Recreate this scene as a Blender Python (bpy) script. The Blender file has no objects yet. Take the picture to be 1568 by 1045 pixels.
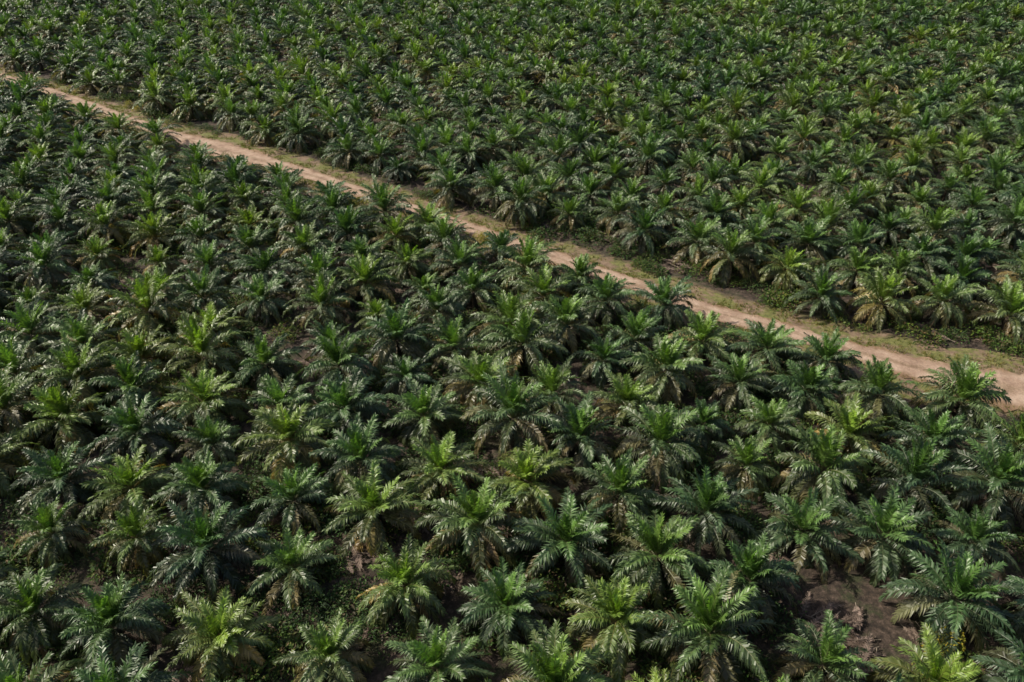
import bpy, math, random
from mathutils import Vector, noise
random.seed(7)
scn = bpy.context.scene
R = random.random
def U(a,b): return random.uniform(a,b)

# ------------------------------------------------------------ camera
cam_d = bpy.data.cameras.new("camera"); cam = bpy.data.objects.new("camera", cam_d)
scn.collection.objects.link(cam); scn.camera = cam
cam_d.lens = 28; cam_d.sensor_width = 36; cam_d.clip_end = 20000
cam.location = (0,0,61); cam.rotation_euler = (math.radians(56.6),0,0)

# ------------------------------------------------------------ light
SUN = Vector((-0.90,0.20,0.0)).normalized(); EL = math.radians(41)
w = bpy.data.worlds.new("World"); scn.world = w; w.use_nodes = True
nt = w.node_tree
bg = nt.nodes['Background']; sky = nt.nodes.new('ShaderNodeTexSky'); sky.sky_type='NISHITA'
sky.sun_disc=False; sky.sun_elevation=EL; sky.sun_rotation=math.atan2(SUN.x,SUN.y)
sky.air_density=1.0; sky.dust_density=4.0
nt.links.new(sky.outputs[0],bg.inputs[0]); bg.inputs[1].default_value=0.115
sd = bpy.data.lights.new("sun",'SUN'); sd.energy=5.0; sd.angle=math.radians(0.8); sd.color=(1,0.93,0.78)
so = bpy.data.objects.new("sun",sd); scn.collection.objects.link(so)
dv = Vector((SUN.x*math.cos(EL),SUN.y*math.cos(EL),math.sin(EL)))
so.rotation_euler = dv.to_track_quat('Z','Y').to_euler()
scn.view_settings.view_transform='Standard'; scn.view_settings.look='None'; scn.view_settings.exposure=0

# ------------------------------------------------------------ node helpers
def mat(name):
    m=bpy.data.materials.new(name); m.use_nodes=True
    return m, m.node_tree, m.node_tree.nodes['Principled BSDF']
def nz(nt,scale,detail=5,rough=.6,src=None):
    n=nt.nodes.new('ShaderNodeTexNoise'); n.inputs['Scale'].default_value=scale
    n.inputs['Detail'].default_value=detail; n.inputs['Roughness'].default_value=rough
    g=nt.nodes.new('ShaderNodeNewGeometry'); nt.links.new(g.outputs['Position'],n.inputs['Vector'])
    return n.outputs['Fac']
def ramp(nt,fac,stops):
    r=nt.nodes.new('ShaderNodeValToRGB'); nt.links.new(fac,r.inputs[0])
    e=r.color_ramp.elements
    while len(e)<len(stops): e.new(.5)
    for el,(p,c) in zip(e,stops):
        el.position=p; el.color=(c[0],c[1],c[2],1) if len(c)>1 else (c[0],c[0],c[0],1)
    return r.outputs[0]
def mix(nt,f,a,b,mode='MIX'):
    n=nt.nodes.new('ShaderNodeMix'); n.data_type='RGBA'; n.blend_type=mode
    for v,i in ((f,0),(a,6),(b,7)):
        if hasattr(v,'default_value') or hasattr(v,'links'): nt.links.new(v,n.inputs[i])
        elif isinstance(v,(int,float)): n.inputs[i].default_value=v
        else: n.inputs[i].default_value=(*v,1)
    return n.outputs[2]
def mth(nt,op,a,b=0):
    n=nt.nodes.new('ShaderNodeMath'); n.operation=op
    for v,i in ((a,0),(b,1)):
        if hasattr(v,'links'): nt.links.new(v,n.inputs[i])
        else: n.inputs[i].default_value=v
    return n.outputs[0]
def bump(nt,h,bs,s=.5,d=.2):
    b=nt.nodes.new('ShaderNodeBump'); b.inputs['Strength'].default_value=s; b.inputs['Distance'].default_value=d
    nt.links.new(h,b.inputs['Height']); nt.links.new(b.outputs[0],bs.inputs['Normal'])

def forest_floor(nt):
    c=ramp(nt,nz(nt,1.3,9,.75),[(.34,(.014,.010,.007)),(.48,(.045,.031,.022)),(.60,(.105,.073,.055)),(.74,(.20,.15,.12))])
    g=ramp(nt,nz(nt,.3,8,.75),[(.50,(0,)),(.60,(.8,))])
    gc=ramp(nt,nz(nt,3.5,6,.75),[(.35,(.010,.016,.005)),(.65,(.055,.07,.022))])
    return mix(nt,g,c,gc)

gm,gt,gb=mat("plantation_soil")
gt.links.new(forest_floor(gt),gb.inputs['Base Color']); gb.inputs['Roughness'].default_value=.95
bump(gt,nz(gt,1.8,8,.7),gb,.9,.35)

def vcol_mat(name,rough,spec,transl,var=True,hue=True):
    m,t,b=mat(name)
    a=t.nodes.new('ShaderNodeVertexColor'); a.layer_name='leafcol'
    oi=t.nodes.new('ShaderNodeObjectInfo')
    c=a.outputs[0]
    if var:
        r2=ramp(t,oi.outputs['Random'],[(0,(.60,.70,.76)),(.28,(.80,.86,.93)),(.52,(1,1,1)),(.76,(1.14,1.08,.92)),(.92,(1.32,1.18,.9)),(1,(1.5,1.25,.85))])
        c=mix(t,1.0,c,r2,'MULTIPLY')
        n=nz(t,.03,3,.5)
        c=mix(t,1.0,c,ramp(t,n,[(.35,(.82,.86,.92)),(.65,(1.18,1.10,.95))]),'MULTIPLY')
    t.links.new(c,b.inputs['Base Color']); b.inputs['Roughness'].default_value=rough
    b.inputs['Specular IOR Level'].default_value=spec
    tr=t.nodes.new('ShaderNodeBsdfTranslucent')
    t.links.new(mix(t,1.0,c,(1.15,1.3,.5),'MULTIPLY'),tr.inputs[0])
    ms=t.nodes.new('ShaderNodeMixShader'); ms.inputs[0].default_value=transl
    t.links.new(b.outputs[0],ms.inputs[1]); t.links.new(tr.outputs[0],ms.inputs[2])
    t.links.new(ms.outputs[0],t.nodes['Material Output'].inputs[0])
    return m
palm_m=vcol_mat("palm_frond",.44,.65,.27)
weed_m=vcol_mat("weed_leaf",.6,.3,.3)
litter_m=vcol_mat("dead_frond",.85,.1,.05,False)
bark,bt,bb=mat("palm_bark")
bt.links.new(ramp(bt,nz(bt,6,6,.7),[(.3,(.02,.015,.01)),(.7,(.10,.075,.05))]),bb.inputs['Base Color']); bb.inputs['Roughness'].default_value=.9

# ------------------------------------------------------------ mesh builder
class MB:
    def __init__(s): s.v=[];s.f=[];s.c=[];s.mi=[]
    def add(s,vs,fs,col,mi=0):
        o=len(s.v); s.v+= [tuple(x) for x in vs]; s.c+=[col]*len(vs)
        for f in fs: s.f.append(tuple(i+o for i in f)); s.mi.append(mi)
    def mesh(s,name,mats):
        me=bpy.data.meshes.new(name); me.from_pydata(s.v,[],s.f)
        for m in mats: me.materials.append(m)
        me.polygons.foreach_set('material_index',s.mi)
        a=me.color_attributes.new('leafcol','FLOAT_COLOR','POINT')
        flat=[]
        for c in s.c: flat+= [c[0],c[1],c[2],1]
        a.data.foreach_set('color',flat); me.update(); return me

def lerp(a,b,t): return a+(b-a)*t
def lc(a,b,t): return tuple(lerp(x,y,t) for x,y in zip(a,b))
Z=Vector((0,0,1))
def frond(mb,base,az,e0,bend,L,col,rcol,nleaf=30,llmax=.95,droop=.7,wid=.062,stem=.045,flat=False):
    NS=9; p=Vector(base); pts=[p.copy()]; tans=[]
    curl=U(-.35,.35); bp=U(1.1,2.0)
    for k in range(NS):
        s=(k+.5)/NS; e=e0-bend*(s**bp); a=az+curl*s
        t=Vector((math.cos(a)*math.cos(e),math.sin(a)*math.cos(e),math.sin(e)))
        tans.append(t); p=p+t*(L/NS); pts.append(p.copy())
    tans.append(tans[-1])
    roll=U(-.8,.8)
    vs=[];fs=[]
    for k,(q,t) in enumerate(zip(pts,tans)):
        a=az+curl*k/NS; S=Vector((-math.sin(a),math.cos(a),0)); up=t.cross(S)*-1
        r=lerp(stem*1.6,stem*.3,(k/NS)**.6)
        vs+= [q+S*r,q-S*r,q-up*r*.8]
        if k: 
            o=3*(k-1)
            for i in range(3):
                j=(i+1)%3; fs.append((o+i,o+j,o+3+j,o+3+i))
    mb.add(vs,fs,rcol)
    for i in range(nleaf):
        s=.14+.86*(i+.5)/nleaf
        x=s*NS; k=min(int(x),NS-1); q=pts[k].lerp(pts[k+1],x-k); t=tans[k].lerp(tans[k+1],x-k).normalized()
        a=az+curl*s; S0=Vector((-math.sin(a),math.cos(a),0)); U0=S0.cross(t)*-1
        if U0.z<0 and abs(e0)<1.4: U0=-U0
        S=S0*math.cos(roll*s)+U0*math.sin(roll*s); Up=U0*math.cos(roll*s)-S0*math.sin(roll*s)
        prof=(.45+.55*min(1,(s-.14)/.25))*(1-.55*max(0,(s-.5)/.5)**1.6)
        fa=math.radians(lerp(22,62,s**1.5))
        for sd in (-1,1):
            ll=llmax*prof*U(.75,1.15)
            uu=U(-.1,.45) if not flat else U(-.05,.1)
            d=(S*sd*math.cos(fa+U(-.15,.15))+t*math.sin(fa)+Up*uu).normalized()
            wv=(t-d*t.dot(d)).normalized(); nn=d.cross(wv); tw=U(-.45,.45)
            wv=wv*math.cos(tw)+nn*math.sin(tw)
            m=q+d*ll*.5; dr=droop*U(.5,1.4)
            d2=(d-Z*dr).normalized() if not flat else d
            tip=m+d2*ll*.55
            v=U(.7,1.35); c=(col[0]*v,col[1]*v,col[2]*v)
            mb.add([q-wv*wid*.7,q+wv*wid*.7,m+wv*wid,m-wv*wid,tip],[(0,1,2,3),(3,2,4)],c)

YOUNG=(.128,.235,.042); MID=(.068,.114,.044); OLD=(.088,.102,.047); DEAD=(.22,.165,.09)
def palm(seed,lod=0):
    random.seed(seed); mb=MB(); ht=U(1.9,2.9); 
    NR=9; NH=8; vs=[];fs=[]
    for k in range(NH+1):
        z=ht*1.1*k/NH; r=lerp(.48,.36,k/NH)
        for i in range(NR):
            a=2*math.pi*i/NR; rr=r*U(.88,1.12); vs.append(Vector((rr*math.cos(a),rr*math.sin(a),z-.1)))
    for k in range(NH):
        for i in range(NR):
            j=(i+1)%NR; fs.append((k*NR+i,k*NR+j,(k+1)*NR+j,(k+1)*NR+i))
    fs.append(tuple(NH*NR+i for i in range(NR)))
    mb.add(vs,fs,(.05,.04,.03),1)
    if not lod:
      for k in range(60):
        a=k*2.39996; z=ht*.95*k/60; r=.42; o=Vector((math.cos(a)*r,math.sin(a)*r,z)); d=Vector((math.cos(a),math.sin(a),1.1)).normalized()
        S=Vector((-math.sin(a),math.cos(a),0)); l=U(.22,.4)
        mb.add([o+S*.10,o-S*.10,o-Z*.12,o+d*l+S*.06,o+d*l-S*.06,o+d*l-Z*.08],[(0,3,4,1),(1,4,5,2),(2,5,3,0),(3,5,4)],(.06,.05,.03),1)
    N=random.choice([37,40,43,47]) if not lod else random.choice([34,38,41])
    open_=U(-10,14); lean=U(0,6.28); lam=U(0,11); Ls=U(.93,1.08)
    nl,wd=(34,.066) if not lod else (18,.123)
    for i in range(N):
        a=i/(N-1); az=i*2.39996+U(-.4,.4)
        e0=math.radians(lerp(86,-14,a**.95)+U(-10,10)-open_*(a)+lam*math.cos(az-lean))
        bend=math.radians(lerp(16,80,min(1,a*1.6))+U(-16,22))
        L=lerp(3.6,5.6,min(1,a*2.2))*U(.84,1.08)*Ls
        if a>.7: L*=lerp(1,.86,(a-.7)/.3)
        c=lc(YOUNG,MID,min(1,a*2.5)) if a<.4 else lc(MID,OLD,(a-.4)/.6)
        if a>.58 and R()<.42: c=lc(c,(.20,.155,.072),U(.3,.95))
        v=U(.62,1.45); c=tuple(x*v for x in c)
        r=lerp(.05,.33,a); base=(r*math.cos(az),r*math.sin(az),ht+lerp(.45,-.05,a))
        frond(mb,base,az,e0,bend,L,c,(.16,.17,.075),nleaf=nl,llmax=lerp(.75,1.08,min(1,a*3)),droop=lerp(.25,1.3,min(1,a*1.5)),wid=wd)
    for i in range(random.choice([2,5,8])):
        az=U(0,6.28); frond(mb,(.4*math.cos(az),.4*math.sin(az),ht-.1),az,math.radians(U(-30,0)),math.radians(U(45,70)),U(3.0,4.3),lc(DEAD,(.13,.10,.055),R()),(.18,.14,.08),nleaf=nl*3//4,llmax=.75,droop=1.6,wid=wd*.8)
    return mb.mesh("oil_palm_mesh",[palm_m,bark])
PALMS=[palm(100+i) for i in range(18)]
PALMS_FAR=[palm(200+i,1) for i in range(12)]

def clump(seed,r,h,n,cols,ls):
    random.seed(seed); mb=MB()
    lob=[(U(-r,r)*.7,U(-r,r)*.7,U(.35,.8)*r,U(.4,1)*h) for _ in range(6)]
    for i in range(n):
        cx,cy,lr,lh=random.choice(lob); a=U(0,6.28); q=math.sqrt(R()); x=cx+lr*q*math.cos(a); y=cy+lr*q*math.sin(a)
        z=lh*math.sqrt(max(0,1-q*q))*U(.55,1.05)+.03
        az=a+U(-1,1); e=U(-.3,1.0); d=Vector((math.cos(az)*math.cos(e),math.sin(az)*math.cos(e),math.sin(e)))
        S=Vector((-math.sin(az),math.cos(az),U(-.4,.4))).normalized(); l=U(.6,1.3)*ls; p=Vector((x,y,z))
        c=random.choice(cols); v=U(.7,1.3); c=tuple(k*v for k in c)
        mb.add([p,p+d*l*.5+S*l*.22,p+d*l-Z*l*.2,p+d*l*.5-S*l*.22],[(0,1,2),(0,2,3)],c)
    return mb
WC=[(.05,.10,.025),(.075,.15,.03),(.04,.07,.025),(.11,.15,.04),(.10,.08,.045)]
WEED=[clump(i,2.0,1.4,560,WC,.38).mesh("undergrowth_mesh",[weed_m]) for i in range(6)]
SHRUB=[clump(20+i,1.5,2.2,1300,[(.21,.22,.03),(.13,.18,.03),(.27,.24,.035)],.24).mesh("shrub_mesh",[weed_m]) for i in range(2)]
def pile(seed):
    random.seed(seed); mb=MB()
    for i in range(11):
        az=U(-.8,.8)+(math.pi if R()<.5 else 0); c=lc((.24,.18,.15),(.09,.065,.05),R())
        frond(mb,(U(-2,2)-1.8*math.cos(az),U(-1.3,1.3),U(.1,.4)),az,math.radians(U(0,10)),math.radians(U(5,15)),U(2.4,4.0),c,(.22,.18,.14),nleaf=22,llmax=.6,droop=.3,wid=.045,stem=.04)
    return mb.mesh("frond_pile_mesh",[litter_m])
PILE=[pile(50+i) for i in range(5)]

# ------------------------------------------------------------ road
random.seed(11)
RP=[(110,52,6.5),(85,69,8.0),(72,77,9.0),(64.6,80.9,8.6),(56.5,84.2,6.2),(46,90.1,4.5),(37.8,95.6,4.0),(29.8,99.9,4.1),(21.6,106.3,3.9),(14.2,111.9,4.0),(0.7,122.3,3.7),(-12.3,132.3,3.7),(-28.2,143.9,4.0),(-48.2,158.6,4.8),(-64.8,169.0,7.6),(-78,178,4.8),(-91.4,188.4,4.0),(-126.8,215.8,3.8),(-143.2,226.8,3.8),(-190,262,4),(-240,300,4)]
def catmull(P,step=1.0):
    out=[]
    for i in range(len(P)-1):
        p0=P[max(0,i-1)];p1=P[i];p2=P[i+1];p3=P[min(len(P)-1,i+2)]
        n=max(2,int(math.dist(p1[:2],p2[:2])/step))
        for k in range(n):
            t=k/n; out.append(tuple(.5*((2*b)+(-a+c)*t+(2*a-5*b+4*c-d)*t*t+(-a+3*b-3*c+d)*t**3) for a,b,c,d in zip(p0,p1,p2,p3)))
    out.append(P[-1]); return out
RC=catmull(RP,.8)
def ribbon(name,offs,zf,material):
    vs=[];fs=[];d_=[]
    M=len(offs)
    for i,(x,y,wd) in enumerate(RC):
        a=RC[max(0,i-1)];b=RC[min(len(RC)-1,i+1)]; t=Vector((b[0]-a[0],b[1]-a[1],0)).normalized(); n=Vector((-t.y,t.x,0))
        if n.y<0: n=-n
        for j,o in enumerate(offs):
            off=o(i,wd); p=Vector((x,y,0))+n*off
            vs.append((p.x,p.y,zf(j,i,p))); d_.append(off/max(wd,.1))
        if i:
            for j in range(M-1):
                q=(i-1)*M+j; fs.append((q,q+1,q+M+1,q+M))
    me=bpy.data.meshes.new(name); me.from_pydata(vs,[],fs); me.materials.append(material)
    at=me.attributes.new('across','FLOAT','POINT'); at.data.foreach_set('value',d_)
    for p in me.polygons: p.use_smooth=True
    me.update(); me.validate()
    o=bpy.data.objects.new(name,me); scn.collection.objects.link(o)
    import bmesh
    bm=bmesh.new(); bm.from_mesh(me); bmesh.ops.recalc_face_normals(bm,faces=bm.faces)
    if bm.faces and sum(f.normal.z for f in bm.faces)<0: bmesh.ops.reverse_faces(bm,faces=bm.faces)
    bm.to_mesh(me); bm.free()
    return o
def n1(i,s,seed): return noise.noise(Vector((i*s,seed*7.3,0)))
rm,rt,rb=mat("laterite_track")
at=rt.nodes.new('ShaderNodeAttribute'); at.attribute_name='across'
base=ramp(rt,nz(rt,.35,8,.68),[(.3,(.21,.135,.095)),(.5,(.37,.265,.20)),(.72,(.49,.38,.305))])
fine=ramp(rt,nz(rt,4,6,.7),[(.3,(.74,.72,.70)),(.7,(1.14,1.14,1.14))])
c=mix(rt,1,base,fine,'MULTIPLY')
ab=mth(rt,'ABSOLUTE',at.outputs['Fac'])
tr=ramp(rt,mth(rt,'ADD',ab,mth(rt,'MULTIPLY',mth(rt,'SUBTRACT',nz(rt,.5,5),.5),.45)),[(.03,(.80,.78,.70)),(.13,(1.08,1.06,1.04)),(.30,(1.05,1.03,1.0)),(.40,(.88,.84,.78)),(.5,(.70,.63,.5))])
c=mix(rt,1,c,tr,'MULTIPLY')
rt.links.new(c,rb.inputs['Base Color']); rb.inputs['Roughness'].default_value=.95; bump(rt,nz(rt,2.2,7,.7),rb,.7,.2)
vm,vt,vb=mat("road_verge")
at=vt.nodes.new('ShaderNodeAttribute'); at.attribute_name='across'
soil=ramp(vt,nz(vt,.8,7,.7),[(.3,(.11,.07,.045)),(.55,(.22,.15,.10)),(.75,(.32,.235,.17))])
grs=ramp(vt,nz(vt,1.6,7,.7),[(.3,(.06,.068,.02)),(.5,(.14,.145,.04)),(.7,(.22,.205,.075))])
c=mix(vt,ramp(vt,nz(vt,.3,6,.7),[(.45,(0,)),(.56,(1,))]),grs,soil)
ab=mth(vt,'ABSOLUTE',at.outputs['Fac'])
e=mth(vt,'ADD',ab,mth(vt,'MULTIPLY',mth(vt,'SUBTRACT',nz(vt,.35,6,.7),.5),1.6))
fac=ramp(vt,mth(vt,'MULTIPLY',e,.5),[(.66,(0,)),(.84,(1,))])
c=mix(vt,fac,c,forest_floor(vt))
vt.links.new(c,vb.inputs['Base Color']); vb.inputs['Roughness'].default_value=.95; bump(vt,nz(vt,2.5,7,.7),vb,.8,.2)

bpy.ops.mesh.primitive_plane_add(size=1,location=(0,0,0)); g=bpy.context.object; g.name="ground"; g.scale=(12000,12000,1); g.data.materials.append(gm)
vo=[lambda i,wd,k=k:(wd*.5+4.8)*(k/6)*(1+ (.10*n1(i,.15,3+ (k>0)) if abs(k)==6 else 0)) for k in range(-6,7)]
ribbon("road_verge",vo,lambda j,i,p:.01+.10*max(0,1-abs(j-6)/6),vm)
ro=[lambda i,wd,k=k: wd*.5*(k/4)*(1+(.36*n1(i,.12,9+(k>0))+.4*n1(i,.7,15+(k>0)) if abs(k)==4 else 0)) for k in range(-4,5)]
ribbon("dirt_road",ro,lambda j,i,p:.135+[0,.02,-.01,.03,.05,.03,-.01,.02,0][j]+.03,rm)

COARSE=RC[::3]
def rdist(x,y):
    best=1e9;s=1
    for k in range(len(COARSE)-1):
        a=COARSE[k];b=COARSE[k+1]; dx=b[0]-a[0];dy=b[1]-a[1]
        if abs(a[0]-x)>25 and best<1e8: continue
        t=max(0,min(1,((x-a[0])*dx+(y-a[1])*dy)/(dx*dx+dy*dy+1e-9))); px=a[0]+t*dx;py=a[1]+t*dy
        d=math.hypot(x-px,y-py)
        if d<best: best=d; s=1 if (dx*(y-py)-dy*(x-px))<0 else -1; w_=a[2]
    return best*s, w_

# ------------------------------------------------------------ planting lattice
def inside(x,y,m=20): return 26<y<430 and abs(x)<21.6+.537*y+m
GAPS=[(-33,86.6,3.8),(30,44,3.8),(54.5,134,5),(100,255,5)]
def put(name,me,x,y,z,s,rz,tilt=0,parent=None):
    o=bpy.data.objects.new(name,me); scn.collection.objects.link(o)
    o.location=(x,y,z); o.scale=(s*U(.94,1.06),s*U(.94,1.06),s*U(.86,1.18)); o.rotation_euler=(U(-tilt,tilt),U(-tilt,tilt),rz)
    if parent: o.parent=parent
    return o
def empty(name):
    e=bpy.data.objects.new(name,None); scn.collection.objects.link(e); e.empty_display_size=.1; return e
grove=empty("distant_oil_palm_grove"); und=empty("undergrowth"); lit=empty("dead_frond_litter")
A=8.8
a1=(math.cos(math.radians(110))*A,math.sin(math.radians(110))*A); a2=(math.cos(math.radians(-10))*A,math.sin(math.radians(-10))*A)
random.seed(6); np_=0; cells=[]
for i in range(-40,80):
    for j in range(-60,90):
        x0=a1[0]*i+a2[0]*j; y0=a1[1]*i+a2[1]*j
        if not inside(x0,y0): continue
        d,wd=rdist(x0,y0); jt=.45 if d<0 else .85
        wx=2.5*noise.noise(Vector((x0*.02,y0*.02,3))); wy=2.5*noise.noise(Vector((x0*.02,y0*.02,9)))
        x=x0+random.gauss(0,jt)+wx; y=y0+random.gauss(0,jt)+wy
        d,wd=rdist(x,y); cells.append((x0,y0))
        if (d>0 and d<wd*.5+5.0) or (d<=0 and -d<wd*.5+3.5): continue
        if any(math.hypot(x-a,y-b)<r for a,b,r in GAPS): continue
        if R()<.008: continue
        s=U(.88,1.12)
        if R()<.08: s=U(.68,.86)
        near=y<112 and d<0
        put("oil_palm",random.choice(PALMS if y<190 else PALMS_FAR),x,y,0,s,U(0,6.28),.09,None if near else grove); np_+=1
print("palms",np_)
for (x0,y0) in cells:
    for k in range(6 if y0<140 else (3 if y0<230 else 1)):
        x=x0+U(-5,5); y=y0+U(-4.5,4.5); d,wd=rdist(x,y)
        if abs(d)<wd*.5+3.6: continue
        if noise.noise(Vector((x*.05,y*.05,1)))+U(-.25,.25)>-.28:
            if any(math.hypot(x-a,y-b)<r-1 for a,b,r in GAPS) and R()<.7: continue
            put("weed_clump",random.choice(WEED),x,y,0,U(.5,1.4),U(0,6.28),0,und)
    if R()<.6:
        x=x0+4.5*math.cos(math.radians(50)); y=y0+4.5*math.sin(math.radians(50)); d,wd=rdist(x,y)
        if abs(d)>wd*.5+4: put("frond_pile",random.choice(PILE),x,y,0,U(.7,1.1),math.radians(110)+U(-.6,.6),0,lit)
for (x,y,r) in GAPS:
    for k in range(4): put("frond_pile",random.choice(PILE),x+U(-2,2),y+U(-2,2),0,U(.7,1.0),U(0,6.28),0,lit)
for (x,y,s) in [(4,113,1.3),(2,115,1),(-29,137,1.4),(-31,136,1.2),(61,71,1.4),(64,73,1.3),(60,69,1),(15,106,1.0),(-5,124,.9),(-60,161,1),(38,44,1.1),(41,46,.9),(36,41,1),(-93,196,.7),(-96,199,.8)]:
    put("roadside_shrub",random.choice(SHRUB),x,y,0,s,U(0,6.28))
random.seed(3); mb=MB(); GC=[(.15,.18,.045),(.21,.20,.065),(.10,.14,.03),(.23,.19,.10)]
for _ in range(20000):
    k=random.randrange(2,len(RC)-2); x,y,wd=RC[k]; b=RC[k+1]; t=Vector((b[0]-x,b[1]-y,0)).normalized(); n=Vector((-t.y,t.x,0))
    off=random.choice((-1,1))*(wd*.5+abs(random.gauss(0,1))*2.2-.4); p=Vector((x,y,.02))+n*off+t*U(-.5,.5)
    if noise.noise(Vector((p.x*.28,p.y*.28,4)))+U(-.2,.2)<-.02: continue
    c=random.choice(GC)
    for q in range(5):
        a=U(0,6.28); h=U(.12,.5); o=p+Vector((U(-.2,.2),U(-.2,.2),0)); S=Vector((math.cos(a),math.sin(a),0)); l=Vector((U(-.2,.2),U(-.2,.2),h))
        v=U(.7,1.2); mb.add([o-S*.05,o+S*.05,o+l],[(0,1,2)],tuple(z*v for z in c))
o=bpy.data.objects.new("verge_grass",mb.mesh("verge_grass",[weed_m])); scn.collection.objects.link(o)
